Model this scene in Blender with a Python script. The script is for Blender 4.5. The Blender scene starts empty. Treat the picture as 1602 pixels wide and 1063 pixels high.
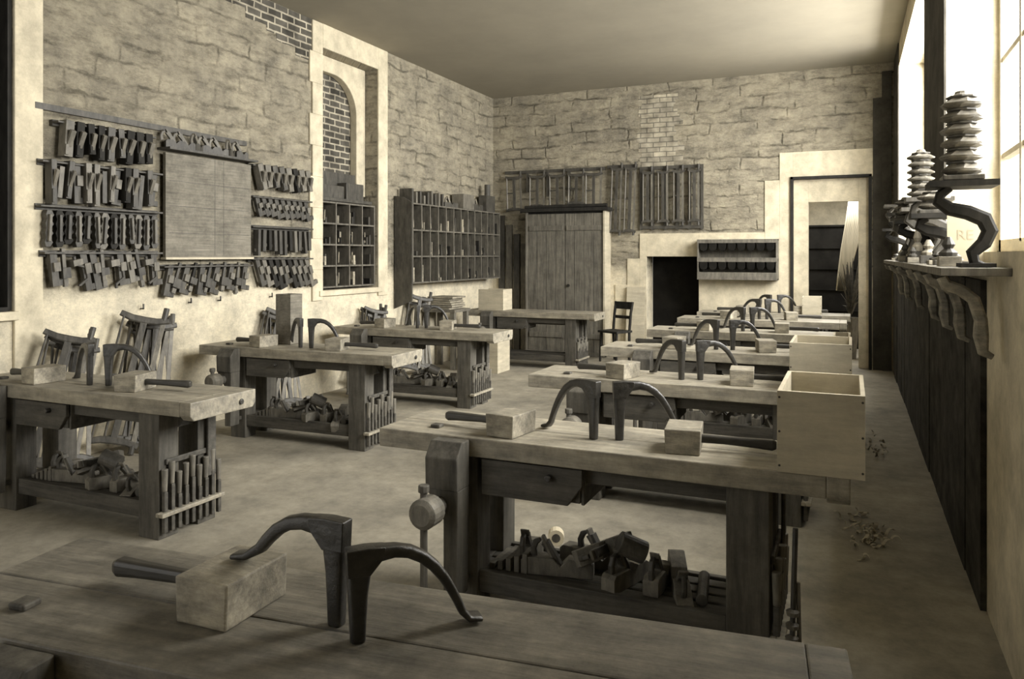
import bpy, bmesh, math, random
from mathutils import Vector, Matrix
random.seed(7)
S = 0.8          # modelling unit -> metres (everything is scaled at the end)
R = math.radians
scene = bpy.context.scene
scene.view_settings.view_transform = 'Standard'

# ------------------------------------------------------------ materials
def tint(v, k=1.0):
    a = min(1.0, v*2.0)
    return (v, v*(0.935 - 0.04*a), v*(0.79 - 0.13*a), 1)

def new_mat(name):
    m = bpy.data.materials.new(name); m.use_nodes = True
    nt = m.node_tree
    return m, nt, nt.nodes['Principled BSDF']

def mat_grain(name, v1, v2, scale=(2, 14, 14), nscale=3.0, rough=0.7, bump=0.15, detail=6, spec=0.25, rnd=0.0, speck=0.0, p0=.3, p1=.72):
    m, nt, bs = new_mat(name)
    tc = nt.nodes.new('ShaderNodeTexCoord'); mp = nt.nodes.new('ShaderNodeMapping')
    mp.inputs['Scale'].default_value = scale
    nt.links.new(tc.outputs['Object'], mp.inputs['Vector'])
    nz = nt.nodes.new('ShaderNodeTexNoise'); nz.inputs['Scale'].default_value = nscale
    nz.inputs['Detail'].default_value = detail; nz.inputs['Roughness'].default_value = 0.68
    nt.links.new(mp.outputs['Vector'], nz.inputs['Vector'])
    rp = nt.nodes.new('ShaderNodeValToRGB')
    rp.color_ramp.elements[0].position = p0; rp.color_ramp.elements[0].color = tint(v1)
    rp.color_ramp.elements[1].position = p1; rp.color_ramp.elements[1].color = tint(v2)
    nt.links.new(nz.outputs['Fac'], rp.inputs['Fac'])
    out = rp.outputs['Color']
    def scl(out, fac):
        vm = nt.nodes.new('ShaderNodeVectorMath'); vm.operation = 'SCALE'
        nt.links.new(out, vm.inputs[0]); nt.links.new(fac, vm.inputs['Scale']); return vm.outputs['Vector']
    if rnd > 0:
        oi = nt.nodes.new('ShaderNodeObjectInfo'); mr = nt.nodes.new('ShaderNodeMapRange')
        mr.inputs['To Min'].default_value = 1-rnd; mr.inputs['To Max'].default_value = 1+rnd
        nt.links.new(oi.outputs['Random'], mr.inputs['Value']); out = scl(out, mr.outputs['Result'])
    if speck > 0:   # stains and wear
        n2 = nt.nodes.new('ShaderNodeTexNoise'); n2.inputs['Scale'].default_value = 5; n2.inputs['Detail'].default_value = 10; n2.inputs['Roughness'].default_value = .78
        nt.links.new(tc.outputs['Object'], n2.inputs['Vector'])
        mr = nt.nodes.new('ShaderNodeMapRange'); mr.inputs['From Min'].default_value = .35; mr.inputs['From Max'].default_value = .6
        mr.inputs['To Min'].default_value = 1-speck; mr.inputs['To Max'].default_value = 1+speck*.25
        nt.links.new(n2.outputs['Fac'], mr.inputs['Value']); out = scl(out, mr.outputs['Result'])
    nt.links.new(out, bs.inputs['Base Color'])
    bs.inputs['Roughness'].default_value = rough
    bs.inputs['Specular IOR Level'].default_value = spec
    if bump:
        bp = nt.nodes.new('ShaderNodeBump'); bp.inputs['Strength'].default_value = bump
        bp.inputs['Distance'].default_value = 0.02
        nt.links.new(nz.outputs['Fac'], bp.inputs['Height']); nt.links.new(bp.outputs['Normal'], bs.inputs['Normal'])
    return m

def mat_brick(name, v1, v2, mort, bw, rh, msize):
    m, nt, bs = new_mat(name); N = nt.nodes.new; L = nt.links.new
    tc = N('ShaderNodeTexCoord'); sp = N('ShaderNodeSeparateXYZ'); L(tc.outputs['Object'], sp.inputs[0])
    ad = N('ShaderNodeMath'); ad.operation = 'ADD'; L(sp.outputs['X'], ad.inputs[0]); L(sp.outputs['Y'], ad.inputs[1])
    cb = N('ShaderNodeCombineXYZ'); L(ad.outputs[0], cb.inputs['X']); L(sp.outputs['Z'], cb.inputs['Y'])
    nd = N('ShaderNodeTexNoise'); nd.inputs['Scale'].default_value = 5; nd.inputs['Detail'].default_value = 3; L(cb.outputs[0], nd.inputs['Vector'])
    mx = N('ShaderNodeMix'); mx.data_type = 'VECTOR'; mx.inputs[0].default_value = .025; L(cb.outputs[0], mx.inputs[4]); L(nd.outputs['Color'], mx.inputs[5])
    br = N('ShaderNodeTexBrick'); br.inputs['Scale'].default_value = 1; br.inputs['Brick Width'].default_value = bw; br.inputs['Row Height'].default_value = rh
    br.inputs['Mortar Size'].default_value = msize; br.inputs['Mortar Smooth'].default_value = .3
    br.inputs['Color1'].default_value = tint(v1); br.inputs['Color2'].default_value = tint(v2); br.inputs['Mortar'].default_value = tint(mort)
    L(mx.outputs[1], br.inputs['Vector'])
    n1 = N('ShaderNodeTexNoise'); n1.inputs['Scale'].default_value = 6; n1.inputs['Detail'].default_value = 8; L(tc.outputs['Object'], n1.inputs['Vector'])
    mr = N('ShaderNodeMapRange'); mr.inputs['From Min'].default_value = .3; mr.inputs['From Max'].default_value = .7; mr.inputs['To Min'].default_value = .5; mr.inputs['To Max'].default_value = 1.35
    L(n1.outputs['Fac'], mr.inputs['Value'])
    vm = N('ShaderNodeVectorMath'); vm.operation = 'SCALE'; L(br.outputs['Color'], vm.inputs[0]); L(mr.outputs['Result'], vm.inputs['Scale'])
    L(vm.outputs['Vector'], bs.inputs['Base Color']); bs.inputs['Roughness'].default_value = .95; bs.inputs['Specular IOR Level'].default_value = .1
    bp = N('ShaderNodeBump'); bp.inputs['Strength'].default_value = .6; bp.inputs['Distance'].default_value = .01; bp.invert = True
    L(br.outputs['Fac'], bp.inputs['Height']); L(bp.outputs['Normal'], bs.inputs['Normal'])
    return m

def mat_rubble(name, lo, hi, zs):
    """whitewashed coursed rubble above zs (metres), smoother limewash below"""
    m, nt, bs = new_mat(name); N = nt.nodes.new; L = nt.links.new
    def math_(op, a=None, b=None, va=None, vb=None):
        n = N('ShaderNodeMath'); n.operation = op
        if a is not None: L(a, n.inputs[0])
        elif va is not None: n.inputs[0].default_value = va
        if b is not None: L(b, n.inputs[1])
        elif vb is not None: n.inputs[1].default_value = vb
        return n.outputs[0]
    def rng(src, a, b, c, d):
        n = N('ShaderNodeMapRange'); L(src, n.inputs['Value'])
        for k, v in zip(('From Min', 'From Max', 'To Min', 'To Max'), (a, b, c, d)): n.inputs[k].default_value = v
        return n.outputs['Result']
    tc = N('ShaderNodeTexCoord'); sp = N('ShaderNodeSeparateXYZ'); L(tc.outputs['Object'], sp.inputs[0])
    cb = N('ShaderNodeCombineXYZ'); L(math_('ADD', sp.outputs['X'], sp.outputs['Y']), cb.inputs['X']); L(sp.outputs['Z'], cb.inputs['Y'])
    def noise(scale, detail, rough, stretch=None, off=0):
        n = N('ShaderNodeTexNoise'); n.inputs['Scale'].default_value = scale; n.inputs['Detail'].default_value = detail; n.inputs['Roughness'].default_value = rough
        mp = N('ShaderNodeMapping'); mp.inputs['Scale'].default_value = stretch or (1, 1, 1); mp.inputs['Location'].default_value = (off, off*.7, 0)
        L(cb.outputs[0], mp.inputs['Vector']); L(mp.outputs[0], n.inputs['Vector'])
        return n
    def warp(src, amount, scale, detail, off=0):
        nd = noise(scale, detail, .62, None, off)
        sb = N('ShaderNodeVectorMath'); sb.operation = 'SUBTRACT'; sb.inputs[1].default_value = (.5, .5, .5); L(nd.outputs['Color'], sb.inputs[0])
        sc = N('ShaderNodeVectorMath'); sc.operation = 'SCALE'; sc.inputs['Scale'].default_value = amount; L(sb.outputs[0], sc.inputs[0])
        av = N('ShaderNodeVectorMath'); av.operation = 'ADD'; L(src, av.inputs[0]); L(sc.outputs[0], av.inputs[1]); return av.outputs[0]
    def brick(vec, bw, rh, ms, sm=1, off=.37, sq=.7):
        br = N('ShaderNodeTexBrick'); br.inputs['Scale'].default_value = 1; br.inputs['Brick Width'].default_value = bw; br.inputs['Row Height'].default_value = rh
        br.inputs['Mortar Size'].default_value = ms; br.inputs['Mortar Smooth'].default_value = sm; br.offset = off; br.squash = sq; br.squash_frequency = 3
        br.inputs['Color1'].default_value = (0, 0, 0, 1); br.inputs['Color2'].default_value = (1, 1, 1, 1); br.inputs['Mortar'].default_value = (.5, .5, .5, 1)
        L(vec, br.inputs['Vector']); return br
    w = warp(warp(cb.outputs[0], .22, .9, 3, 3.1), .095, 5, 9)
    br = brick(w, .66, .18, .024)
    joint = br.outputs['Fac']
    patch = rng(noise(2.1, 7, .7, (1, 1.6, 1), 5).outputs['Fac'], .45, .60, .05, 1.0)
    above = rng(sp.outputs['Z'], zs-.05, zs+.1, 0.0, 1.0)
    jm = math_('MULTIPLY', math_('MULTIPLY', joint, patch), above)
    streak = rng(noise(1, 11, .82, (3.4, 9, 1), 2).outputs['Fac'], .47, .62, 0, 1)
    stain = noise(1.8, 14, .85).outputs['Fac']
    rp = N('ShaderNodeValToRGB'); rp.color_ramp.elements[0].position = .38; rp.color_ramp.elements[0].color = tint(lo)
    rp.color_ramp.elements[1].position = .60; rp.color_ramp.elements[1].color = tint(hi); L(stain, rp.inputs['Fac'])
    d1 = math_('SUBTRACT', None, math_('MULTIPLY', jm, None, None, .48), 1.0)
    d2 = math_('SUBTRACT', None, math_('MULTIPLY', math_('MULTIPLY', streak, above), None, None, .42), 1.0)
    b2 = N('ShaderNodeRGBToBW'); L(br.outputs['Color'], b2.inputs[0])
    d3 = math_('SUBTRACT', None, math_('MULTIPLY', math_('MULTIPLY', b2.outputs[0], above), None, None, .12), 1.0)
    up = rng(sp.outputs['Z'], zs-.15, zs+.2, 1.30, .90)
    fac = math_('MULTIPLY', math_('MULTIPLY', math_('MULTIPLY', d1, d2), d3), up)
    vm = N('ShaderNodeVectorMath'); vm.operation = 'SCALE'; L(rp.outputs['Color'], vm.inputs[0]); L(fac, vm.inputs['Scale'])
    L(vm.outputs['Vector'], bs.inputs['Base Color'])
    fine = noise(30, 7, .75).outputs['Fac']; lump = noise(8, 9, .75, (1, 1.7, 1), 8).outputs['Fac']
    h = math_('ADD', math_('MULTIPLY', fine, None, None, .3), math_('MULTIPLY', lump, None, None, 1.2))
    h = math_('SUBTRACT', h, math_('MULTIPLY', jm, None, None, .6))
    bp = N('ShaderNodeBump'); bp.inputs['Strength'].default_value = 1; bp.inputs['Distance'].default_value = .038
    L(math_('MULTIPLY', h, rng(sp.outputs['Z'], zs-.1, zs+.1, .25, 1.0)), bp.inputs['Height']); L(bp.outputs['Normal'], bs.inputs['Normal'])
    bs.inputs['Roughness'].default_value = .95; bs.inputs['Specular IOR Level'].default_value = .1
    return m

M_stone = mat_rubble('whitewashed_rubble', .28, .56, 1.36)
M_brick = mat_brick('old_brickwork', .05, .11, .34, .20, .075, .011)
M_brickw = mat_brick('whitewashed_brickwork', .30, .42, .17, .20, .075, .008)
M_plaster = mat_grain('lime_plaster', .46, .66, (1, 1, 1), 2.5, .95, .3, 9, .1, 0, .18)
M_ceil = mat_grain('ceiling_plaster', .26, .32, (.6, .6, .6), 1.2, .95, .03, 5, .1)
M_floor = mat_grain('cement_floor', .18, .36, (1, 1, 1), 1.4, .75, .15, 12, .3, 0, .3)
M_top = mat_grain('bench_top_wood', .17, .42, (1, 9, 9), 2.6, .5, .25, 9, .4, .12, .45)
M_top2 = mat_grain('shaded_worn_bench_top_wood', .09, .26, (1, 9, 9), 2.6, .5, .3, 10, .4, .0, .55)  # darker copy of the bench top; weaker foreground light put into the colour
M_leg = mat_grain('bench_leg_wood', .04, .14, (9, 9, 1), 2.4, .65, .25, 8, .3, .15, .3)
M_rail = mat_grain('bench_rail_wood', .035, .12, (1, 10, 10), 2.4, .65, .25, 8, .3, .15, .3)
M_pale = mat_grain('pale_deal_wood', .38, .58, (1.2, 1.2, 8), 2.0, .7, .1, 8, .2, .08, .15)
M_mall = mat_grain('beech_wood', .15, .42, (2, 8, 8), 4, .6, .3, 10, .3, .1, .55)
M_hand = mat_grain('dark_handle_wood', .02, .06, (2, 9, 9), 3, .4, .1, 5, .4)
M_hold = mat_grain('forged_iron', .014, .05, (4, 4, 4), 6, .36, .3, 8, .6, 0, .3)
M_tool = mat_grain('tool_wood_dark', .03, .10, (8, 8, 2), 3, .5, .2, 6, .35, .1, .3)
M_tool2 = mat_grain('tool_wood_mid', .08, .21, (8, 8, 2), 3, .5, .2, 6, .35, .1, .3)
M_dark = mat_grain('near_black_wood', .010, .03, (6, 6, 2), 3, .7, .1, 5, .2)
M_board = mat_grain('drawing_board_wood', .13, .24, (9, 1.5, 30), 2.2, .75, .08, 12, .2, 0, .4)
M_plank = mat_grain('cupboard_plank_wood', .07, .21, (9, 9, .8), 2.6, .7, .2, 9, .25, 0, .3)
M_steel = mat_grain('worn_steel', .25, .5, (3, 3, 3), 6, .35, .1, 4, .5)
M_black = mat_grain('matt_black', .006, .015, (1, 1, 1), 4, .95, .1, 4, .1)  # near-black for openings, cabinet backs and dark furniture
M_baseshade = mat_grain('shaded_wall_base', .012, .085, (1.2, 1.2, 1.6), 3, .9, .6, 12, .15, 0, .5)  # dark colour stands in for shade on the lower right wall
M_umber = mat_grain('shaded_plaster', .04, .10, (1, 1, 1), 3, .9, .4, 10, .1, 0, .3)  # darkened plaster; shade of the far corner and window piers painted in
M_card = mat_grain('paper', .5, .6, (1, 1, 1), 5, .9, .05, 3, .1)
M_cloth = mat_grain('curtain_cloth', .4, .55, (12, 12, 1), 2, .9, .2, 3, .1)
M_leaf = mat_grain('foliage', .04, .12, (5, 5, 5), 4, .7, .2, 4, .2)

# ------------------------------------------------------------ mesh builder
class B:
    def __init__(s): s.bm = bmesh.new()
    def add(s, vs, fs, m=0, M=None):
        if M is not None: vs = [M @ Vector(v) for v in vs]
        bv = [s.bm.verts.new(v) for v in vs]
        for f in fs:
            try:
                fc = s.bm.faces.new([bv[i] for i in f]); fc.material_index = m
            except ValueError: pass
    def box(s, x0, x1, y0, y1, z0, z1, m=0, M=None):
        vs = [(x0,y0,z0),(x1,y0,z0),(x1,y1,z0),(x0,y1,z0),(x0,y0,z1),(x1,y0,z1),(x1,y1,z1),(x0,y1,z1)]
        s.add(vs, [(0,3,2,1),(4,5,6,7),(0,1,5,4),(1,2,6,5),(2,3,7,6),(3,0,4,7)], m, M)
    def cyl(s, p0, p1, r0, r1=None, m=0, n=12, M=None):
        r1 = r0 if r1 is None else r1
        p0 = Vector(p0); p1 = Vector(p1); t = (p1-p0).normalized()
        a = t.orthogonal().normalized(); b = t.cross(a)
        vs = []
        for p, r in ((p0, r0), (p1, r1)):
            for i in range(n):
                an = 2*math.pi*i/n; vs.append(p + a*r*math.cos(an) + b*r*math.sin(an))
        fs = [(i, (i+1) % n, n+(i+1) % n, n+i) for i in range(n)]
        fs += [tuple(range(n-1, -1, -1)), tuple(range(n, 2*n))]
        s.add(vs, fs, m, M)
    def sweep(s, pts, sizes, side, m=0, M=None, n=8):
        pts = [Vector(p) for p in pts]; side = Vector(side).normalized(); vs = []
        for i, p in enumerate(pts):
            t = (pts[min(i+1, len(pts)-1)] - pts[max(i-1, 0)]).normalized()
            u = side.cross(t).normalized(); a, b = sizes[i]
            for k in range(n):
                an = 2*math.pi*(k+.5)/n; c, q = math.cos(an), math.sin(an)
                c = math.copysign(abs(c)**.55, c); q = math.copysign(abs(q)**.55, q)
                vs.append(p + side*(a/2*c) + u*(b/2*q))
        fs = []
        for i in range(len(pts)-1):
            for k in range(n): fs.append((i*n+k, i*n+(k+1) % n, (i+1)*n+(k+1) % n, (i+1)*n+k))
        fs += [tuple(range(n-1, -1, -1)), tuple(range((len(pts)-1)*n, len(pts)*n))]
        s.add(vs, fs, m, M)
    def prism(s, poly, t0, t1, plane='xz', m=0, M=None):
        def P(a, b, t):
            return {'xz': (a, t, b), 'yz': (t, a, b), 'xy': (a, b, t)}[plane]
        n = len(poly); vs = [P(a, b, t0) for a, b in poly] + [P(a, b, t1) for a, b in poly]
        fs = [(i, (i+1) % n, n+(i+1) % n, n+i) for i in range(n)] + [tuple(range(n-1, -1, -1)), tuple(range(n, 2*n))]
        s.add(vs, fs, m, M)
    def lathe(s, prof, m=0, M=None, n=16, twist=0):
        vs = []; k = len(prof)
        for j, (r, z) in enumerate(prof):
            for i in range(n):
                a = 2*math.pi*i/n + twist*j; vs.append((r*math.cos(a), r*math.sin(a), z))
        fs = []
        for j in range(k-1):
            for i in range(n): fs.append((j*n+i, j*n+(i+1) % n, (j+1)*n+(i+1) % n, (j+1)*n+i))
        fs += [tuple(range(n-1, -1, -1)), tuple(range((k-1)*n, k*n))]
        s.add(vs, fs, m, M)
    def obj(s, name, mats, loc=(0, 0, 0), rz=0, bevel=0, smooth=False):
        bmesh.ops.recalc_face_normals(s.bm, faces=s.bm.faces)
        me = bpy.data.meshes.new(name); s.bm.to_mesh(me); s.bm.free()
        for m in mats: me.materials.append(m)
        if smooth:
            for p in me.polygons: p.use_smooth = True
        o = bpy.data.objects.new(name, me); scene.collection.objects.link(o)
        o.location = loc; o.rotation_euler = (0, 0, rz)
        if bevel:
            md = o.modifiers.new('bevel', 'BEVEL'); md.width = bevel*S; md.segments = 2; md.limit_method = 'ANGLE'; md.angle_limit = R(40)
        return o
def inst(o, loc, rz=0, name=None):
    c = bpy.data.objects.new(name or o.name.split('.')[0], o.data); scene.collection.objects.link(c)
    c.location = loc; c.rotation_euler = (0, 0, rz)
    for md in o.modifiers:
        n = c.modifiers.new(md.name, md.type); n.width = md.width; n.segments = md.segments; n.limit_method = 'ANGLE'; n.angle_limit = R(40)
    return c
def T(x, y, z, rx=0, ry=0, rz=0, sc=1):
    return Matrix.Translation((x, y, z)) @ Matrix.Rotation(rz, 4, 'Z') @ Matrix.Rotation(ry, 4, 'Y') @ Matrix.Rotation(rx, 4, 'X') @ Matrix.Scale(sc, 4)

def holed(b, axis, t0, t1, a0, a1, z0, z1, holes, m=0):
    """slab with rectangular holes. axis 'x' -> slab normal is X (a = Y), 'y' -> normal is Y (a = X)"""
    As = sorted({a0, a1, *[h[0] for h in holes], *[h[1] for h in holes]}); Zs = sorted({z0, z1, *[h[2] for h in holes], *[h[3] for h in holes]})
    for i in range(len(As)-1):
        for j in range(len(Zs)-1):
            ca = (As[i]+As[i+1])/2; cz = (Zs[j]+Zs[j+1])/2
            if any(h[0] < ca < h[1] and h[2] < cz < h[3] for h in holes): continue
            if axis == 'x': b.box(t0, t1, As[i], As[i+1], Zs[j], Zs[j+1], m)
            else: b.box(As[i], As[i+1], t0, t1, Zs[j], Zs[j+1], m)

# ------------------------------------------------------------ room shell
XL, XR, YB, ZC, YN = -7.0, 0.7, 14.8, 5.36, -1.5
b = B(); b.box(XL-.6, XR+.6, YN, YB+.6, -.1, 0); b.obj('floor', [M_floor])
b = B(); b.box(XL-.6, XR+.6, YN, YB+.6, ZC, ZC+.1); b.obj('ceiling', [M_ceil])
b = B()
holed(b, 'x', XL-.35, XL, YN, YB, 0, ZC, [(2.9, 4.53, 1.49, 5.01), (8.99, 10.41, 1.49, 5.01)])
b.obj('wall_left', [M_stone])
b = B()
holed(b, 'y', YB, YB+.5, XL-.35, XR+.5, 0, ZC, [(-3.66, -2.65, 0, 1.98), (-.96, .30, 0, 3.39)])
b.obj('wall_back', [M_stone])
b = B()
WIN = [(3.7, 7.0), (8.8, 13.5)]
holed(b, 'x', XR, XR+.45, YN, YB, 0, ZC, [(a, c, 2.02, 5.0) for a, c in WIN])
b.obj('wall_right', [M_plaster])
b = B(); b.box(-3.2, XR+.45, YN-.2, YN-.01, 0, ZC); b.obj('wall_fill_blocker', [M_plaster])  # unseen part-width wall, added behind the camera to cut fill light
# blocked window at the left edge, brick infill of the second one
b = B(); b.box(XL-.45, XL-.36, 2.9, 4.6, 1.4, 5.1, 0)
for k in range(1, 3): b.box(XL-.36, XL-.33, 2.9+k*.55-.03, 2.9+k*.55+.03, 1.49, 5.01, 1)
for k in range(1, 4): b.box(XL-.36, XL-.33, 2.9, 4.53, 1.49+k*.88-.03, 1.49+k*.88+.03, 1)
b.box(XL-.345, XL-.005, 4.49, 4.528, 1.50, 5.0, 1); b.box(XL-.345, XL-.005, 2.91, 4.49, 1.495, 1.53, 1)
b.obj('window_1', [M_black, M_dark])
b = B(); b.box(XL-.45, XL-.351, 8.9, 10.5, 1.4, 5.1, 0)
b.obj('brick_infill', [M_brick])
# arched pale jamb within alcove
b = B()
pts = []
for i in range(11):
    a = R(90*i/10); pts.append((9.58+.58*math.cos(a), 4.22+.55*math.sin(a)))
poly = [(10.40, 2.95), (10.16, 2.95)] + pts + [(8.995, 4.77), (8.995, 5.005), (10.40, 5.005)]
b.prism(poly, XL-.345, XL-.22, 'yz')
b.obj('trim_1', [M_plaster], bevel=.01)
b = B()
for i in range(9):
    w = .06 if i % 2 else .0
    z0 = 1.35+i*.445; b.box(XL, XL+.03, 8.76-w, 8.99, z0, min(z0+.445, ZC-.001))
b.box(XL, XL+.03, 10.41, 10.68, 1.35, ZC-.001); b.box(XL, XL+.03, 8.99, 10.41, 5.01, ZC-.001)
b.box(XL, XL+.05, 8.9, 10.5, 1.41, 1.49)
b.obj('trim_2', [M_plaster], bevel=.008)
b = B(); b.box(XL, XL+.035, 4.53, 4.80, 0, ZC-.001); b.box(XL, XL+.06, 2.8, 4.56, 1.41, 1.49)
b.obj('trim_3', [M_plaster], bevel=.008)
# brick patches
b = B()
for i in range(10):
    y0 = 6.9+i*.19; b.box(XL, XL+.006, y0, y0+.19, 5.22-.05*i+random.uniform(-.06, .06), ZC-.001)
b.obj('brick_patch', [M_brick])
b = B()
for i in range(14):
    z0 = 3.74+i*.1; b.box(-3.75-random.uniform(0, .12), -3.05+random.uniform(-.1, .14), YB-.004, YB, z0, z0+.1)
b.obj('brick_patch', [M_brickw])
# stepped plaster of back wall
b = B(); y0, y1 = YB-.02, YB
b.box(-4.3, -4.05, y0, y1, 0, 1.42); b.box(-4.05, -3.8, y0, y1, 0, 1.94)
holed(b, 'y', y0, y1, -3.8, -1.45, 0, 2.43, [(-3.66, -2.65, 0, 1.98)])
b.box(-1.45, -1.19, y0, y1, 0, 3.38); b.box(-1.19, -.96, y0, y1, 0, 3.88); b.box(-.96, .36, y0, y1, 3.39, 3.88)
b.obj('trim_4', [M_plaster], bevel=.006)
# dark panel painting the corner shade right of the door
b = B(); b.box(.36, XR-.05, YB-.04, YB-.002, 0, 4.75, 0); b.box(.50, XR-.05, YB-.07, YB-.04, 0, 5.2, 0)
b.obj('corner_shade_panel', [M_umber])
# fireplace
b = B(); b.box(-3.66, -2.65, YB+.502, YB+.6, 0, 1.98); b.obj('fireplace_opening', [M_black])
# door frame + inner casing + vestibule
b = B(); y0 = YB-.06
for x0, x1, z0, z1 in ((-1.0, -.95, 0, 3.43), (.29, .34, 0, 3.43), (-1.0, .34, 3.38, 3.43)): b.box(x0, x1, y0, YB-.022, z0, z1, 0)
yy = YB+.10
b.box(-.955, -.70, yy, yy+.1, 0, 3.385, 1); b.box(.13, .295, yy, yy+.1, 0, 3.385, 1); b.box(-.70, .13, yy, yy+.1, 2.97, 3.385, 1)
b.obj('door_1', [M_dark, M_plaster], bevel=.004)
b = B()
b.box(-2.2, 1.6, 19.0, 19.1, 0, 3.6, 0); b.box(-2.3, -2.2, YB+.6, 19.1, 0, 3.6, 0); b.box(1.6, 1.7, YB+.6, 19.1, 0, 3.6, 0)
b.obj('wall_vestibule', [M_plaster])
b = B(); b.box(-2.3, 1.7, YB+.6, 19.1, -.1, 0); b.obj('floor_vestibule', [M_floor])
b = B(); b.box(-2.3, 1.7, YB+.6, 19.1, 3.6, 3.7); b.obj('ceiling_vestibule', [M_ceil])
b = B(); b.box(-1.5, .75, 17.9, 18.4, 0, 2.62, 0); b.box(-1.55, .8, 17.85, 18.45, 2.62, 2.66, 0)
for i in range(5): b.box(-1.45, .7, 17.86, 17.9, .35+i*.45, .37+i*.45, 1)
for i in range(26): 
    x = -1.4+i*.08; b.box(x, x+.05, 17.87, 17.9, .42, .42+random.uniform(.2, .34), 1)
b.obj('bookcase', [M_black, M_black])
b = B()
for i in range(10):
    x = -.10+i*.034; b.sweep([(x+.10, 16.6, 3.2), (x+.02, 16.6, 2.6), (x*.8-.08, 16.6, 2.1), (x*.55-.16, 16.6, 1.6), (x*.45-.2, 16.6, 1.3)], [(.05, .05)]*5, (0, 1, 0))
b.obj('curtain', [M_cloth], smooth=True)
b = B(); b.lathe([(.1, 0), (.15, .7), (.16, .8), (.02, .81)], 0, T(.0, 16.2, 0), 14)
for i in range(34):
    a = random.uniform(0, 6.28); r = random.uniform(.08, .24); h = random.uniform(1.0, 2.0)
    b.sweep([(.0, 16.2, .8), (r*.5*math.cos(a), 16.2+r*.5*math.sin(a), (h+.8)/2+.1), (r*math.cos(a), 16.2+r*math.sin(a), h)], [(.01, .01), (.07, .01), (.01, .005)], (math.sin(a), -math.cos(a), 0), 1)
b.obj('potted_plant', [M_tool2, M_leaf])
# right wall: dark facing that paints the shade below the sills; windows
b = B(); rs = random.Random(21); y = 5.0
while y < YB-.3:
    b.box(XR-.03-rs.uniform(0, .012), XR-.001, y, min(y+.6, YB-.08), 0, 1.86); y += .6
b.obj('wall_base_shade', [M_baseshade])
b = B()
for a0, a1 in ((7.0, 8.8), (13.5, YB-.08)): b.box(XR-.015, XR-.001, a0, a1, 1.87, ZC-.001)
b.obj('pier_shade_facing', [M_umber])  # dark facings paint the backlit shade on the window piers
for k, (a, c) in enumerate(WIN):
    b = B(); x0, x1 = XR+.36, XR+.44
    b.box(x0, x1, a, a+.08, 2.02, 5.0); b.box(x0, x1, c-.08, c, 2.02, 5.0); b.box(x0, x1, a, c, 2.02, 2.12); b.box(x0, x1, a, c, 4.92, 5.0)
    n = 4
    for i in range(1, n): yv = a+(c-a)*i/n; b.box(x0, x1, yv-.03, yv+.03, 2.1, 4.95)
    for i in range(1, 4): zv = 2.02+2.98*i/4; b.box(x0+.01, x1-.01, a, c, zv-.02, zv+.02)
    b.obj('window_%d' % (k+2), [M_pale])

# ------------------------------------------------------------ workbench
LB, WB = 2.45, .62
def bench_mesh():
    b = B()
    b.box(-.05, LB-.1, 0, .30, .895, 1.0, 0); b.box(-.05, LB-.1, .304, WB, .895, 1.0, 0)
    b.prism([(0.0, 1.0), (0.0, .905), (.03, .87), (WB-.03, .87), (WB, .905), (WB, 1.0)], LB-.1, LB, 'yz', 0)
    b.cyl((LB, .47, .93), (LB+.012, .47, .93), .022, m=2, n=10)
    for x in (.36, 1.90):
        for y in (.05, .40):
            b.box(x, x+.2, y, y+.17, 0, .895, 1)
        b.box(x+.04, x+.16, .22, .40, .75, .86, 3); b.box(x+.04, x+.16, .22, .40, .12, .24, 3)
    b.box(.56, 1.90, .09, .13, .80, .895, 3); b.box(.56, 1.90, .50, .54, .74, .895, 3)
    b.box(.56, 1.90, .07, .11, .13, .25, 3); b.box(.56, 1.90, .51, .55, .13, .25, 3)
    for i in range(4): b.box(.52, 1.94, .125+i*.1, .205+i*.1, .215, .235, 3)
    # drawer
    b.box(.60, 1.16, .05, .5, .70, .80, 3); b.prism([(.60, .69), (1.10, .69), (1.18, .80), (1.18, .885), (.60, .885)], .02, .05, 'xz', 3); b.cyl((1.0, .02, .83), (1.0, -.02, .83), .018, m=2)
    b.box(.58, .60, .06, .48, .69, .89, 3); b.box(1.16, 1.18, .06, .48, .69, .89, 3)
    # leg vice: jaw wide at the top, waisted below
    b.prism([(-.15, .74), (-.005, .74), (-.005, .99), (-.09, .99), (-.155, .91)], .345, .54, 'yz', 1)
    b.prism([(.45, .16), (.53, .16), (.54, .74), (.345, .74), (.39, .66), (.45, .58)], -.14, -.006, 'xz', 1)
    b.cyl((.43, -.26, .66), (.43, .05, .66), .045, m=1, n=14)
    b.cyl((.43, -.33, .66), (.43, -.22, .66), .08, m=5, n=20)
    b.cyl((.43, -.345, .66), (.43, -.33, .66), .055, .08, m=5, n=20)
    b.cyl((.41, -.275, .14), (.41, -.275, .78), .02, m=1, n=10); b.cyl((.41, -.275, .76), (.41, -.275, .80), .03, m=1, n=10); b.cyl((.41, -.275, .12), (.41, -.275, .15), .03, m=1, n=10)
    b.box(.46, .51, -.1, .22, .20, .24, 3)
    b.box(.22, .28, .12, .18, 1.0, 1.02, 1)
    # chisel rack, right end
    b.box(2.10, 2.13, .02, .60, .17, .20, 0); b.box(2.13, 2.17, .02, .60, .17, .20, 0)
    b.box(2.10, 2.12, .1, .52, .52, .56, 3)
    yv = .06
    i = 0
    while yv < .58:
        h = .50+.05*math.sin(i*2.1)
        b.box(2.115, 2.145, yv, yv+.032, .05, h-.16, 3); b.cyl((2.13, yv+.014, h-.16), (2.13, yv+.014, h), .018, .024, 5, 8)
        yv += .062; i += 1
    b.box(2.12, 2.14, .46, .54, .35, .85, 3)
    return b
BENCH = None
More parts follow.
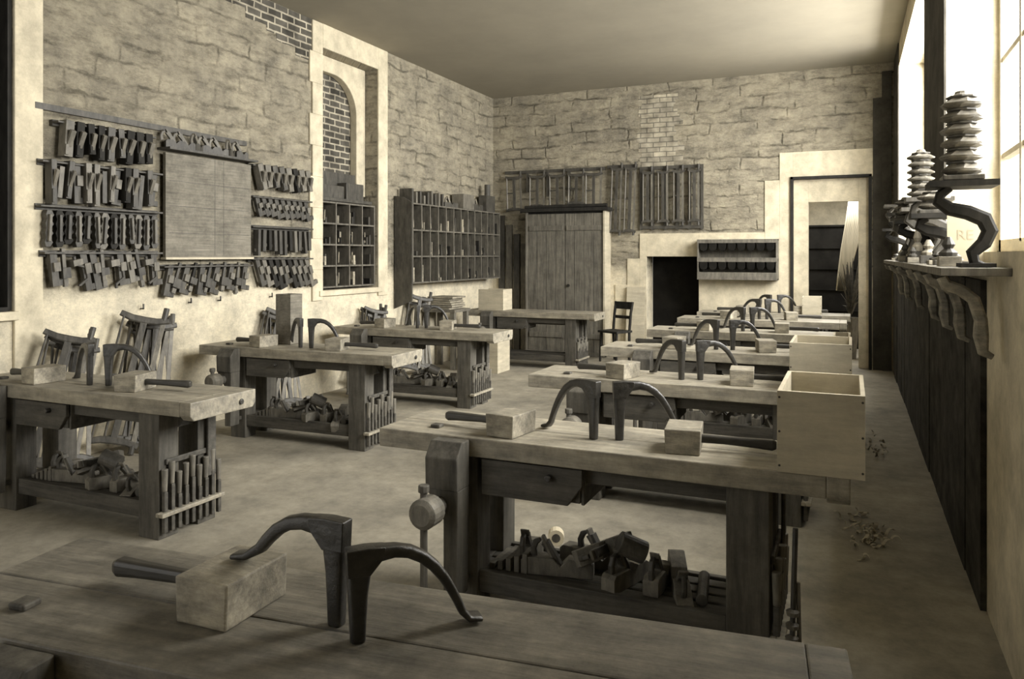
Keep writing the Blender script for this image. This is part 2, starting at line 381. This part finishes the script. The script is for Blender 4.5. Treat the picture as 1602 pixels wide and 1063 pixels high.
def mk_bench(x, y, rz=0):
    global BENCH
    if BENCH is None:
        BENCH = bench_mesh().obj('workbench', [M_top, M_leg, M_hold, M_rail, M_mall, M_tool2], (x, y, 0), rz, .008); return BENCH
    return inst(BENCH, (x, y, 0), rz)
def mallet_mesh():
    b = B()
    b.prism([(-.085, 0), (.085, 0), (.09, .125), (-.09, .125)], -.125, .125, 'xz', 0)
    b.sweep([(-.08, 0, .062), (-.2, 0, .06), (-.36, 0, .055), (-.43, 0, .052), (-.45, 0, .052)], [(.045, .045), (.042, .042), (.05, .05), (.056, .056), (.04, .04)], (0, 1, 0), 1)
    return b
MALLET = None
def mk_mallet(x, y, rz, z=1.001):
    global MALLET
    if MALLET is None:
        MALLET = mallet_mesh().obj('wooden_mallet', [M_mall, M_hand], (x, y, z), rz, .014); return
    inst(MALLET, (x, y, z), rz)
def hold_mesh(tip=0.0, kx=1, kz=1):
    b = B()
    pts = [(.004, 0, 0), (.004, 0, .08), (.004, 0, .16), (.002, 0, .225), (-.002, 0, .262), (-.022, 0, .283), (-.06, 0, .292), (-.105, 0, .294), (-.15, 0, .283), (-.19, 0, .258), (-.225, 0, .222)]
    sz = [(.040, .044), (.042, .050), (.044, .058), (.046, .070), (.048, .080), (.048, .074), (.046, .056), (.044, .046), (.042, .042), (.04, .040), (.038, .037)]
    if tip == 0: pts += [(-.255, 0, .178), (-.28, 0, .13), (-.30, 0, .085), (-.315, 0, .045), (-.335, 0, .02), (-.375, 0, .014)]; sz += [(.036, .034), (.036, .031), (.036, .028), (.042, .025), (.052, .022), (.055, .018)]
    else: tip /= kz; pts += [(-.25, 0, .190), (-.27, 0, tip+.035), (-.295, 0, tip+.018), (-.34, 0, tip+.012)]; sz += [(.036, .034), (.038, .030), (.05, .024), (.058, .018)]
    K = Matrix.Diagonal((kx, 1, kz, 1))
    b.sweep(pts, sz, (0, 1, 0), 0, K, n=12)
    # square shoulder of the forged head
    b.prism([(-.030, .225), (.036, .225), (.040, .316), (-.02, .320), (-.075, .316), (-.075, .285)], -.023, .023, 'xz', 0, K)
    return b
def finish_hold(o):
    for p in o.data.polygons: p.use_smooth = len(p.vertices) == 4 and p.area < .004
    return o
HOLD = None
def mk_hold(x, y, rz, z=1.001):
    global HOLD
    if HOLD is None:
        HOLD = finish_hold(hold_mesh().obj('bench_holdfast', [M_hold], (x, y, z), rz, .006)); return
    inst(HOLD, (x, y, z), rz)
def add_plane(b, M, L=.40, w=.085, h=.095):
    b.prism([(-L/2, 0), (L/2, 0), (L/2, h*.8), (L/2-.03, h), (.06, h), (.02, h*.55), (-.02, h), (-L/2+.02, h), (-L/2, h*.8)], -w/2, w/2, 'xz', 0, M)
    b.prism([(.0, h*.5), (.03, h*.5), (-.05, h+.09), (-.09, h+.07)], -w*.28, w*.28, 'xz', 1, M)
    b.prism([(-.02, h*.5), (.0, h*.5), (-.075, h+.11), (-.09, h+.11)], -w*.3, w*.3, 'xz', 2, M)
    b.sweep([(-.13, 0, h-.01), (-.135, 0, h+.04), (-.12, 0, h+.075), (-.095, 0, h+.09)], [(.03, .04), (.03, .035), (.03, .035), (.025, .02)], (0, 1, 0), 1, M)
def pile_mesh(seed):
    random.seed(seed); b = B()
    add_plane(b, T(.0, .13, 0, 0, 0, .2)); add_plane(b, T(.38, .16, 0, 0, 0, 1.25), .34); add_plane(b, T(.55, .2, 0, 0, 0, 1.5), .3)
    add_plane(b, T(.2, .31, .0, 0, 0, -.15), .5); add_plane(b, T(.66, .2, .0, R(0), R(-22), 1.9), .42)
    add_plane(b, T(.24, .2, .15, R(70), R(-18), .5), .34); add_plane(b, T(-.22, .24, 0, 0, 0, 1.7), .3)
    b.cyl((.36, .1, .24), (.48, .16, .18), .06, m=1, n=18)
    b.cyl((.8, .05, .03), (.76, .36, .03), .03, m=1)
    for i in range(5):
        x = -.38+.05*i; b.box(x, x+.03, .05, .3, 0, .03+.02*i, 0)
    return b
PILE = None
def mk_pile(x, y, rz):
    global PILE
    if PILE is None:
        PILE = pile_mesh(3).obj('hand_plane_pile', [M_tool2, M_tool, M_tool2], (x, y, .237), rz, .005); return
    inst(PILE, (x, y, .237), rz)

benches = [(-2.45, 3.74, 0), (-2.43, 5.93, 0), (-2.46, 8.06, 0), (-2.48, 10.22, 0), (-2.5, 12.3, 0), (-2.45, 13.75, 0),
           (-6.53, 3.84, 0), (-6.62, 6.40, R(1.5)), (-6.62, 8.82, 0), (-6.45, 12.5, 0)]
rr = random.Random(11)
for i, (x, y, rz) in enumerate(benches):
    mk_bench(x, y, rz)
    if i != 9:
        j = lambda s=.02: rr.uniform(-s, s)
        mk_hold(x+1.17+j(), y+.24+j(), R(-30)+j(.15)); mk_hold(x+1.31+j(), y+.28+j(), R(180+26)+j(.15))
        mk_mallet(x+.72+j(), y+.18+j(), R(-10)+j(.12)); mk_mallet(x+1.66+j(.01), y+.24+j(), R(180+9)+j(.1))
        mk_pile(x+1.0+j(.04), y+.10, 0)
bench_mesh().obj('workbench', [M_top2, M_leg, M_hold, M_rail, M_mall, M_tool2], (-2.38, 1.25, 0), R(6), .008)
mk_mallet(-1.60, 1.66, R(2))
finish_hold(hold_mesh(.128, 1, .9).obj('bench_holdfast', [M_hold], (-1.277, 1.70, 1.001), R(2), .006))
finish_hold(hold_mesh(0, .88, .76).obj('bench_holdfast', [M_hold], (-1.165, 1.65, 1.001), R(180+44), .006))

# ------------------------------------------------------------ crates
def crate(name, x, y, z, w, d, h, rz=0, t=.02, m=M_pale):
    b = B()
    b.box(0, w, 0, t, 0, h); b.box(0, w, d-t, d, 0, h); b.box(0, t, t, d-t, 0, h); b.box(w-t, w, t, d-t, 0, h); b.box(t, w-t, t, d-t, 0, t)
    for q in (.08, .5, .92): b.cyl((t*.5, -.002, h*q), (t*.5, .001, h*q), .006, m=1, n=6); b.cyl((w-t*.5, -.002, h*q), (w-t*.5, .001, h*q), .006, m=1, n=6)
    return b.obj(name, [m, M_tool], (x, y, z), rz, .004)
crate('wooden_crate', -.31, 3.72, 1.002, .37, .66, .375)
crate('wooden_crate', -.41, 5.95, 1.002, .42, .6, .36)
crate('wooden_crate', -.16, 8.08, 1.002, .16, .58, .20)
crate('wooden_crate', -.75, 13.8, 1.002, .3, .4, .3)
crate('wooden_crate', -5.93, 6.80, 1.005, .21, .2, .56, m=M_board)
crate('wooden_crate', -6.25, 12.58, 1.002, .5, .4, .38)
crate('wooden_crate', -5.95, 11.7, .0, .5, .5, .58)

# ------------------------------------------------------------ frame saws
def add_saw(b, M, L=1.15, W=.44):
    for z in (.06, L-.06):
        sg = 1 if z > .3 else -1
        b.sweep([(-W/2, 0, z+sg*.015), (-W/4, 0, z-sg*.01), (0, 0, z-sg*.015), (W/4, 0, z-sg*.01), (W/2, 0, z+sg*.015)], [(.04, .05), (.04, .06), (.04, .065), (.04, .06), (.04, .05)], (0, 1, 0), 0, M)
    b.box(-.026, .026, -.016, .016, .07, L-.07, 0, M)
    b.box(W/2-.06, W/2-.02, -.003, .003, .04, L-.04, 1, M)
    b.cyl((W/2-.04, 0, -.02), (W/2-.04, 0, .05), .024, m=0, n=8, M=M); b.cyl((W/2-.04, 0, L-.05), (W/2-.04, 0, L+.06), .024, m=0, n=8, M=M)
    for dy in (-.012, .012): b.cyl((-W/2+.03, dy, .06), (-W/2+.03, dy, L-.06), .010, m=2, n=6, M=M)
    b.box(-W/2+.02, 0, -.006, .006, L*.5, L*.5+.025, 0, M)
for (y, n, sc) in ((4.60, 4, 1.12), (5.45, 5, 1.22), (7.55, 5, 1.16), (9.7, 4, 1.06), (11.0, 4, 1.14)):
    b = B(); rs = random.Random(int(y*10))
    for k in range(n):
        add_saw(b, T(.045*k, .10*k, 0, R(-17+rs.uniform(-5, 5)), R(15-2.5*k+rs.uniform(-2, 2)), R(50+6*k), sc*(1-.03*k+rs.uniform(-.04, .04))), 1.15, .38)
    zmin = min(v.co.z for v in b.bm.verts)
    for v in b.bm.verts: v.co.z -= zmin
    xm = min(v.co.x for v in b.bm.verts)
    b.obj('frame_saw_stack', [M_tool, M_tool2, M_tool], (XL+.03-xm, y-.15, 0), 0, .004)
# frame saws hung on back wall
b = B()
b.box(-6.7, -4.5, YB-.06, YB-.002, 3.72, 3.78, 0)
for x, L in ((-6.46, .8), (-5.95, .74), (-5.50, .75), (-4.73, .8), (-5.1, .7)): add_saw(b, T(x, YB-.09, 3.70-L, 0, R(random.uniform(-3, 3)), R(0)), L, .38)
for x, L in ((-5.28, .5), (-5.75, .5), (-6.2, .4)): b.box(x, x+.05, YB-.08, YB-.04, 3.72-L, 3.72, 0)
b.obj('hung_frame_saws', [M_tool, M_tool2, M_tool2])
b = B(); b.box(-4.45, -3.84, YB-.06, YB-.002, 3.74, 3.80, 0)
for x in (-4.28, -4.0): add_saw(b, T(x, YB-.09, 3.80-1.38, 0, R(2), 0), 1.36, .26)
b.obj('hung_frame_saws', [M_tool, M_tool2, M_tool2])
b = B(); b.box(-3.79, -2.56, YB-.06, YB-.021, 3.68, 3.74, 0); b.box(-3.79, -2.56, YB-.06, YB-.021, 2.52, 2.58, 0)
for i in range(4): add_saw(b, T(-3.62+i*.30, YB-.1, 2.60, 0, 0, 0), 1.08, .24)
for i in range(6): b.box(-3.79+i*.236, -3.74+i*.236, YB-.055, YB-.021, 2.5, 3.74, 0)
b.obj('hung_frame_saws', [M_tool, M_tool2, M_tool2])

# ------------------------------------------------------------ tool racks on left wall
def rack(name, y0, y1, z, kind, n, tilt=0, hgt=.36, seed=1):
    rnd = random.Random(seed); b = B()
    b.box(XL+.002, XL+.05, y0-.05, y1+.05, z-.03, z+.03, 0); b.box(XL+.05, XL+.13, y0-.05, y1+.05, z-.005, z+.015, 0)
    p = (y1-y0)/n
    for i in range(n):
        yc = y0+(i+.5)*p; tl = R(tilt+rnd.uniform(-5, 5)); k = kind if isinstance(kind, str) else kind[i % len(kind)]
        M = T(XL+.055, yc, z-.03) @ Matrix.Rotation(tl, 4, 'X'); h = hgt*rnd.uniform(.84, 1.08); w = p*rnd.uniform(.6, .82)
        mi = rnd.choice((0, 0, 1, 2, 0))
        if k == 'plane':
            b.box(0, .10, -w/2, w/2, -h, 0.06, mi, M)
            b.prism([(0.10, -.12), (.10, -.20), (.16, -.05), (.13, -.03)], -w*.3, w*.3, 'xz', 1, M)
            b.box(.10, .115, -w/2, -w*.1, -h*.95, -h*.6, mi, M)
        elif k == 'zig':
            pts = []; m_ = 4
            for q in range(m_*2+1): pts.append((w*(.70 if q % 2 else .30), -h*q/(m_*2)))
            for q in range(m_*2+1): pts.append((-w*(.55 if q % 2 else .35), -h+h*q/(m_*2)))
            b.prism(pts, 0, .06, 'yz', mi, M)
            b.box(.06, .09, -w*.25, w*.15, -h*.85, -h*.12, 1-min(mi, 1), M)
        elif k == 'square':
            b.box(0, .05, -.035, .035, -h, .05, mi, M); b.box(0, .045, -.035, p*.95, -h, -h+.06, mi, M); b.box(.05, .075, -.02, .045, -h*.5, -h*.2, 1, M)
        elif k == 'gauge':
            b.box(.02, .05, -.018, .018, -h*1.05, .08, mi, M); b.box(0, .08, -w*.55, w*.55, -h*rnd.uniform(.45, .6)-.05, -h*.38, 0, M); b.box(.01, .06, -w*.3, w*.3, -h, -h+.06, 1, M)
        elif k == 'bar':
            b.box(0, .09, -w*.36, w*.36, -h, 0, mi, M); b.box(.02, .05, -w*.5, w*.5, -h+.05, -h+.09, 1, M)
        elif k == 'brace':
            b.sweep([(.05, 0, 0), (.05, 0, -.08), (.05, .1, -.13), (.05, .1, -.24), (.05, 0, -.29), (.05, 0, -h)], [(.03, .03)]*6, (1, 0, 0), 0, M)
            b.box(0, .1, -.05, .05, -h*.3, -h*.1, 1, M)
    return b.obj(name, [M_tool, M_tool2, M_dark], bevel=.004)
b = B(); b.box(XL+.002, XL+.04, 4.72, 7.45, 3.38, 3.44); b.obj('wall_batten', [M_tool])
rack('moulding_plane_rack', 4.93, 5.95, 3.27, 'plane', 9, seed=1, hgt=.28)
rack('moulding_plane_rack', 4.78, 6.04, 2.88, ['plane', 'bar', 'plane', 'square', 'plane'], 14, tilt=-4, seed=2, hgt=.345)
rack('profile_gauge_rack', 4.76, 6.04, 2.46, 'zig', 13, seed=3, hgt=.36)
rack('marking_gauge_rack', 4.80, 6.04, 2.02, ['square', 'gauge', 'brace', 'square'], 12, tilt=9, seed=4, hgt=.33)
rack('marking_gauge_rack', 6.16, 7.42, 1.87, ['square', 'gauge', 'square', 'gauge'], 11, tilt=-14, seed=5, hgt=.29)
rack('bench_plane_rack', 7.52, 8.58, 3.14, 'plane', 8, tilt=14, seed=6, hgt=.27)
rack('try_square_rack', 7.52, 8.58, 2.74, 'square', 9, tilt=20, seed=7, hgt=.25)
rack('chisel_handle_rack', 7.52, 8.60, 2.36, 'bar', 11, tilt=2, seed=8, hgt=.31)
rack('try_square_rack', 7.52, 8.60, 1.95, 'square', 9, tilt=20, seed=9, hgt=.36)
# drawing board: flat panel with faint ruled lines
b = B(); b.box(XL+.06, XL+.10, 6.15, 7.46, 1.98, 3.14, 0)
b.box(XL+.05, XL+.13, 6.13, 7.48, 1.955, 1.98, 2)
b.box(XL+.002, XL+.06, 6.3, 6.42, 2.0, 3.1, 0); b.box(XL+.002, XL+.06, 7.2, 7.32, 2.0, 3.1, 0)
for y in (6.86, 7.0): b.box(XL+.10, XL+.1015, y, y+.005, 2.0, 3.13, 1)
for z in (2.25, 2.55, 2.83): b.box(XL+.10, XL+.1015, 6.2, 7.42, z, z+.005, 1)
b.obj('drawing_board', [M_board, M_tool, M_pale], bevel=.0)
b = B(); b.box(XL+.002, XL+.2, 6.12, 7.48, 3.17, 3.195, 0)
for i in range(7):
    add_plane(b, T(XL+.11, 6.25+i*.17, 3.196, 0, 0, R(90+random.uniform(-25, 25))), .19, .07, .09)
b.obj('plane_shelf', [M_tool, M_tool2, M_tool2])
b = B()
for y, z in ((5.9, 1.42), (6.55, 1.45), (7.0, 1.45), (7.9, 1.45)):
    b.box(XL+.002, XL+.05, y, y+.015, z, z+.015, 0); b.box(XL+.04, XL+.05, y, y+.015, z, z+.06, 0)
b.obj('wall_hooks', [M_hold])

# ------------------------------------------------------------ pigeonhole cabinets
def pigeon(name, W, D, H, cols, rows, loc, rz, seed, side_up=0):
    rnd = random.Random(seed); b = B(); t = .024
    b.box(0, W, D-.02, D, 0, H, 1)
    for i in range(cols+1): x = (W-t)*i/cols; b.box(x, x+t, 0, D-.02, 0, H, 0)
    for j in range(rows+1):
        z = (H-t)*j/rows; b.box(0, W, .004, D-.02, z, z+t, 0)
    if side_up: b.prism([(0, -.28), (D, -.42), (D, H+.12), (D*.5, H+.10), (0, H)], -.03, 0, 'yz', 2)
    cw = W/cols; ch = H/rows
    for i in range(cols):
        for j in range(rows):
            x0 = i*cw+t; z0 = j*ch*(H-t)/H+t+.002
            k = rnd.randint(1, 4)
            for q in range(k):
                xx = x0+.01+rnd.uniform(0, cw*.6); hh = rnd.uniform(.04, ch*.65); ww = rnd.uniform(.012, .05)
                b.box(xx, min(xx+ww, x0+cw-t-.01), rnd.uniform(.02, .12), .2, z0, z0+hh, rnd.choice((2, 2, 5, 3, 4, 2, 5)))
            if rnd.random() < .6: b.cyl((x0+cw*.3, .05, z0+.03), (x0+cw*.6, .12, z0+ch*.6), .008, m=4, n=6)
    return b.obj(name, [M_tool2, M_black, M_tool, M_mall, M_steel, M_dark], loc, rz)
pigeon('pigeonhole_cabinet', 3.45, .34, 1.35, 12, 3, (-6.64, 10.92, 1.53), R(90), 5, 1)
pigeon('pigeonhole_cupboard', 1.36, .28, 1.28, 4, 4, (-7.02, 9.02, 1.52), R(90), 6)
b = B(); b.box(XL-.33, XL-.02, 9.02, 10.3, 2.81, 2.86); b.box(XL-.3, XL-.25, 9.02, 10.25, 2.86, 3.28); b.box(XL-.25, XL-.05, 9.02, 9.6, 2.86, 3.05); b.box(XL-.25, XL-.08, 9.7, 10.15, 2.86, 3.12)
b.obj('tool_chest', [M_tool], bevel=.005)
b = B()
for i in range(9):
    y = 11.0+i*.13; b.box(-6.95, -6.70, y, y+.05, 2.89, 2.89+.12+.14*random.random(), i % 2, None)
add_plane(b, T(-6.8, 12.5, 2.89, 0, 0, R(80)), .4); add_plane(b, T(-6.8, 13.6, 2.89, 0, 0, R(95)), .5, .1, .12)
b.box(-6.95, -6.70, 12.85, 13.3, 2.89, 3.17, 1); b.box(-6.9, -6.72, 13.9, 14.3, 2.89, 3.22, 0); b.cyl((-6.8, 14.1, 3.22), (-6.8, 14.1, 3.45), .06, m=0); 
b.obj('stored_workpieces', [M_tool, M_tool2, M_steel], bevel=.004)

# side table with planks
b = B()
b.box(-6.95, -6.30, 11.75, 12.35, 1.0, 1.05)
for x in (-6.93, -6.40):
    for y in (11.77, 12.25): b.box(x, x+.08, y, y+.08, 0, 1.0)
for i in range(6):
    o_ = random.uniform(-.04, .04); b.box(-6.9+o_, -6.4+o_, 11.8, 12.3, 1.05+i*.038, 1.08+i*.038, 1)
b.obj('plank_stack_table', [M_tool2, M_mall])

# ------------------------------------------------------------ tall planked cupboard on back wall
b = B(); x0, x1, yf = -6.04, -4.43, 14.42
b.box(x0, x1, yf+.03, YB-.002, 0, 2.88, 1)
w = (x1-x0)/8
for i in range(8):
    g = .004 if i != 4 else .012
    b.box(x0+i*w+g, x0+(i+1)*w-.003, yf, yf+.03, .08, 2.84, 0)
for z in (.35, 2.5):
    b.box(x0+.04, x0+w*4-.04, yf-.02, yf, z, z+.1, 0); b.box(x0+w*4+.04, x1-.04, yf-.02, yf, z, z+.1, 0)
b.box(x0-.04, x0, yf-.03, YB-.002, 0, 2.88, 0); b.box(x1, x1+.04, yf-.03, YB-.002, 0, 2.88, 2)
b.box(x0-.12, x1+.12, yf-.1, YB-.13, 2.88, 2.95, 1); b.box(x0-.04, x1+.04, yf-.05, YB-.002, 0, .08, 0)
b.cyl((x0+w*4+.08, yf-.03, 1.4), (x0+w*4+.08, yf, 1.4), .03, m=1)
b.cyl((x0-.05, yf-.02, 2.98), (x1+.08, yf, 2.99), .035, m=1)
b.obj('planked_cupboard', [M_plank, M_dark, M_pale], bevel=.004)
b = B()
for i in range(4): b.box(-6.85+.18*i, -6.72+.18*i, YB-.05-.01*i, YB-.002, .0, 2.85-.2*i, i % 2)
b.obj('leaning_planks', [M_tool, M_tool2])
b = B(); x0, x1, z0, z1 = -2.63, -1.20, 1.55, 2.30; yf = YB-.30
b.box(x0, x1, YB-.05, YB-.022, z0, z1, 0); b.box(x0, x0+.03, yf, YB-.05, z0, z1, 0); b.box(x1-.03, x1, yf, YB-.05, z0, z1, 0)
for z in (z0, 1.90, z1-.03): b.box(x0, x1, yf, YB-.05, z, z+.03, 0)
b.box(x0, x1, yf-.01, yf+.01, z0, z0+.14, 0); b.box(x0, x1, yf-.01, yf+.01, 1.88, 1.96, 0); b.box(x0, x1, yf-.01, yf+.01, z1-.07, z1, 0)
for j, z in enumerate((z1-.07, 1.88)):
    for i in range(8):
        xc = x0+.12+i*(x1-x0-.24)/7
        b.prism([(xc-.07, z), (xc+.07, z), (xc+.07, z-.08), (xc+.05, z-.13), (xc, z-.15), (xc-.05, z-.13), (xc-.07, z-.08)], yf-.02, yf+.10, 'xz', 1)
b.obj('wall_tool_cabinet', [M_tool2, M_black], bevel=.004)
b = B(); b.box(-.18, .18, -.015, .015, 0, 1.38, 0, T(0, 0, .006, R(-5))); b.box(-.18, .18, -.03, -.015, .2, .26, 0, T(0, 0, .006, R(-5)))
b.obj('leaning_board', [M_pale], (-3.86, 14.62, 0))
b = B()
for x in (-.2, .2):
    b.sweep([(x*.9, .2, 0), (x, .18, .55), (x, .22, .9), (x*1.02, .27, 1.12)], [(.045, .05)]*4, (1, 0, 0), 0)
    b.sweep([(x, -.19, 0), (x*.95, -.17, .55)], [(.04, .04), (.05, .05)], (1, 0, 0), 0)
    b.box(x-.015, x+.015, -.17, .18, .2, .23, 0)
b.box(-.24, .24, -.22, .22, .55, .59, 0); b.box(-.22, .22, .235, .26, .98, 1.12, 0); b.box(-.2, .2, .215, .235, .8, .86, 0); b.box(-.19, .19, -.19, -.16, .28, .31, 0)
b.obj('wooden_chair', [M_dark], (-4.06, 13.95, 0), R(-25), .006)

# ------------------------------------------------------------ right wall shelf & display models
b = B(); b.box(.40, XR-.002, 4.25, 11.2, 1.90, 1.94, 0)
for y in (4.4, 5.2, 6.0, 6.8, 8.2, 9.8, 11.0):
    b.sweep([(.64, y, 1.50), (.60, y, 1.52), (.59, y, 1.60), (.59, y, 1.68), (.56, y, 1.78), (.50, y, 1.83), (.44, y, 1.85), (.42, y, 1.89)], [(.05, .03), (.06, .05), (.06, .07), (.06, .06), (.06, .06), (.06, .06), (.06, .06), (.06, .05)], (0, 1, 0), 1)
b.obj('display_shelf', [M_plank, M_mall], bevel=.003)
def console(y, m, h=.40, x=0):
    b = B(); q = h/.40
    b.sweep([(.62, 0, 0), (.57, 0, .02*q), (.56, 0, .07*q), (.61, 0, .12*q), (.635, 0, .18*q), (.61, 0, .24*q), (.54, 0, .275*q), (.46, 0, .295*q), (.41, 0, .335*q), (.42, 0, .37*q), (.46, 0, .40*q)], [(.09, .035), (.09, .05), (.09, .06), (.09, .07), (.09, .075), (.09, .08), (.09, .075), (.09, .07), (.09, .06), (.09, .05), (.09, .04)], (0, 1, 0), 0, T(x, 0, 0), 10)
    b.box(.36+x, .66+x, -.13, .13, h, h+.03, 0); b.box(.50+x, .65+x, -.1, .1, 0, .02, 0)
    return b.obj('scroll_console', [m], (0, y, 1.942), 0, 0)
CY = [(4.45, M_dark, .40), (5.7, M_dark, .3), (6.2, M_tool, .44), (6.75, M_tool, .40), (7.7, M_dark, .34), (8.6, M_tool, .4), (9.5, M_dark, .5), (10.0, M_tool, .62), (10.6, M_dark, .36)]
for y, m, h in CY: console(y, m, h)
def helix(x, y, z, h=.44, n=6):
    b = B(); b.box(-.09, .09, -.09, .09, 0, .025, 1)
    for i in range(n):
        z0 = .025+i*(h-.045)/n; dz = (h-.045)/n
        b.lathe([(.05, z0), (.098, z0+dz*.30), (.102, z0+dz*.48), (.052, z0+dz)], 0, T(0, 0, 0, 0, 0, i*.45), 6, .25)
        b.lathe([(.070, z0+dz*.9), (.070, z0+dz*1.08)], 1, T(0, 0, 0, 0, 0, i*.45), 8)
    b.lathe([(.05, h-.02), (.03, h), (.03, h+.01)], 0, None, 10)
    return b.obj('carved_spiral_column', [M_tool2, M_tool], (x, y, z), 0, .004)
helix(.51, 4.42, 2.374); helix(.50, 6.72, 2.374, .44, 7); helix(.5, 8.6, 2.374, .2, 3); helix(.5, 5.72, 2.274, .16, 2)
b = B(); rs = random.Random(9)
for i in range(30):
    y = 4.65+i*.2
    if min(abs(y-q[0]) for q in CY) < .2 or abs(y-5.05) < .12: continue
    w = rs.uniform(.06, .11); h = rs.uniform(.05, .2); x = rs.uniform(.42, .5)
    b.box(x, x+w*1.3, y, y+w*1.3, 1.942, 1.942+h*.5, i % 2); b.lathe([(w*.5, 0), (w*.55, h*.2), (w*.25, h*.4), (w*.4, h*.6), (w*.15, h)], (i+1) % 2, T(x+w*.6, y+w*.6, 1.942+h*.5), 10)
b.obj('joinery_samples', [M_mall, M_tool], bevel=.003)
root = bpy.data.objects.new('lettered_card', None); scene.collection.objects.link(root); root.location = (.60, 5.05, 1.942)
b = B(); b.box(-.09, .09, 0, .008, 0, .30, 0); c = b.obj('card', [M_card]); c.parent = root
tx = bpy.data.curves.new('letters', 'FONT'); tx.body = 'RE'; tx.size = .08; tx.align_x = 'CENTER'; tx.extrude = .0003
to = bpy.data.objects.new('letters', tx); scene.collection.objects.link(to)
M_faint = mat_grain('faded_ink', .42, .48, (1, 1, 1), 5, .9, 0, 2, .1); tx.materials.append(M_faint)
to.parent = root; to.rotation_euler = (R(90), 0, 0); to.location = (0, -.001, .15)

# floor litter
b = B(); b.cyl((0, -.03, .055), (0, .05, .055), .055, m=0, n=16); b.cyl((0, -.032, .055), (0, -.03, .055), .03, m=1, n=12); b.obj('paper_roll', [M_card, M_tool], (-1.86, 4.95, 0), R(20))
def shavings(x0, y0, n, sx, sy, seed, m=M_pale):
    b = B(); rs = random.Random(seed)
    for i in range(n):
        x, y = max(-2.2*sx, min(2.2*sx, rs.gauss(0, sx))), max(-2.2*sy, min(2.2*sy, rs.gauss(0, sy))); r = rs.uniform(.012, .035); a0 = rs.uniform(0, 6); w = rs.uniform(.015, .035)
        q = rs.uniform(0, 3.14); cx, sn = math.cos(q), math.sin(q)
        pts = [(x+cx*r*math.cos(a0+k*.7)-sn*k*.008, y+sn*r*math.cos(a0+k*.7)+cx*k*.008, r+.004+r*math.sin(a0+k*.7)) for k in range(6)]
        b.sweep(pts, [(w, .003)]*6, (-sn, cx, 0), 0, None, 4)
    b.obj('wood_shavings', [m], (x0, y0, 0))
shavings(.1, 6.0, 46, .09, .22, 4); shavings(.2, 8.6, 22, .1, .4, 8, M_mall)

b = B()
b.cyl((.0, 0, .02), (.02, 0, .75), .012, m=0, n=8)
for i in range(5): b.lathe([(.005, 0), (.028, .012), (.03, .03), (.005, .045)], 1, T(.0+.002*i, 0, .10+i*.06), 10)
b.cyl((.04, .03, .0), (.03, .01, .5), .010, m=1, n=8)
b.obj('auger_bit', [M_hold, M_tool2], (-.25, 3.72, 0), 0)

# ------------------------------------------------------------ scale to metres
done = set()
for o in list(scene.objects):
    if o.parent is None: o.location = Vector(o.location)*S
    if o.type == 'MESH':
        if o.data.name not in done:
            done.add(o.data.name); o.data.transform(Matrix.Scale(S, 4))
        if o.parent is not None: o.location = Vector(o.location)*S
    elif o.type == 'FONT':
        o.data.size *= S; o.location = Vector(o.location)*S

# ------------------------------------------------------------ lights
def area(name, loc, rot, sx, sy, P, col=(1, .98, .94)):
    l = bpy.data.lights.new(name, 'AREA'); l.shape = 'RECTANGLE'; l.size = sx; l.size_y = sy; l.energy = P; l.color = col
    o = bpy.data.objects.new(name, l); scene.collection.objects.link(o); o.location = loc; o.rotation_euler = rot; return o
for k, (a, c) in enumerate(WIN):
    area('window_daylight', ((XR+1.1)*S, (a+c)/2*S, 4.0*S), (0, R(64), 0), 3.0*S, (c-a)*S, 640*(c-a)/3.3)
area('vestibule_fill', (-.3*S, 16.6*S, 3.5*S), (0, 0, 0), 1.0, 1.0, 75)  # added fill lamp under the closed vestibule ceiling, no visible source
w = bpy.data.worlds.new('sky'); scene.world = w; w.use_nodes = True
w.node_tree.nodes['Background'].inputs[0].default_value = (1, .98, .94, 1)
w.node_tree.nodes['Background'].inputs[1].default_value = 2.0

# ------------------------------------------------------------ camera
cd = bpy.data.cameras.new('camera'); cd.sensor_width = 36; cd.lens = 1195/1602*36; cd.shift_y = -131.5/1602; cd.clip_start = .05
co = bpy.data.objects.new('camera', cd); scene.collection.objects.link(co)
co.location = (0, 0, 2.0*S); co.rotation_euler = (R(90), 0, R(23.9)); scene.camera = co
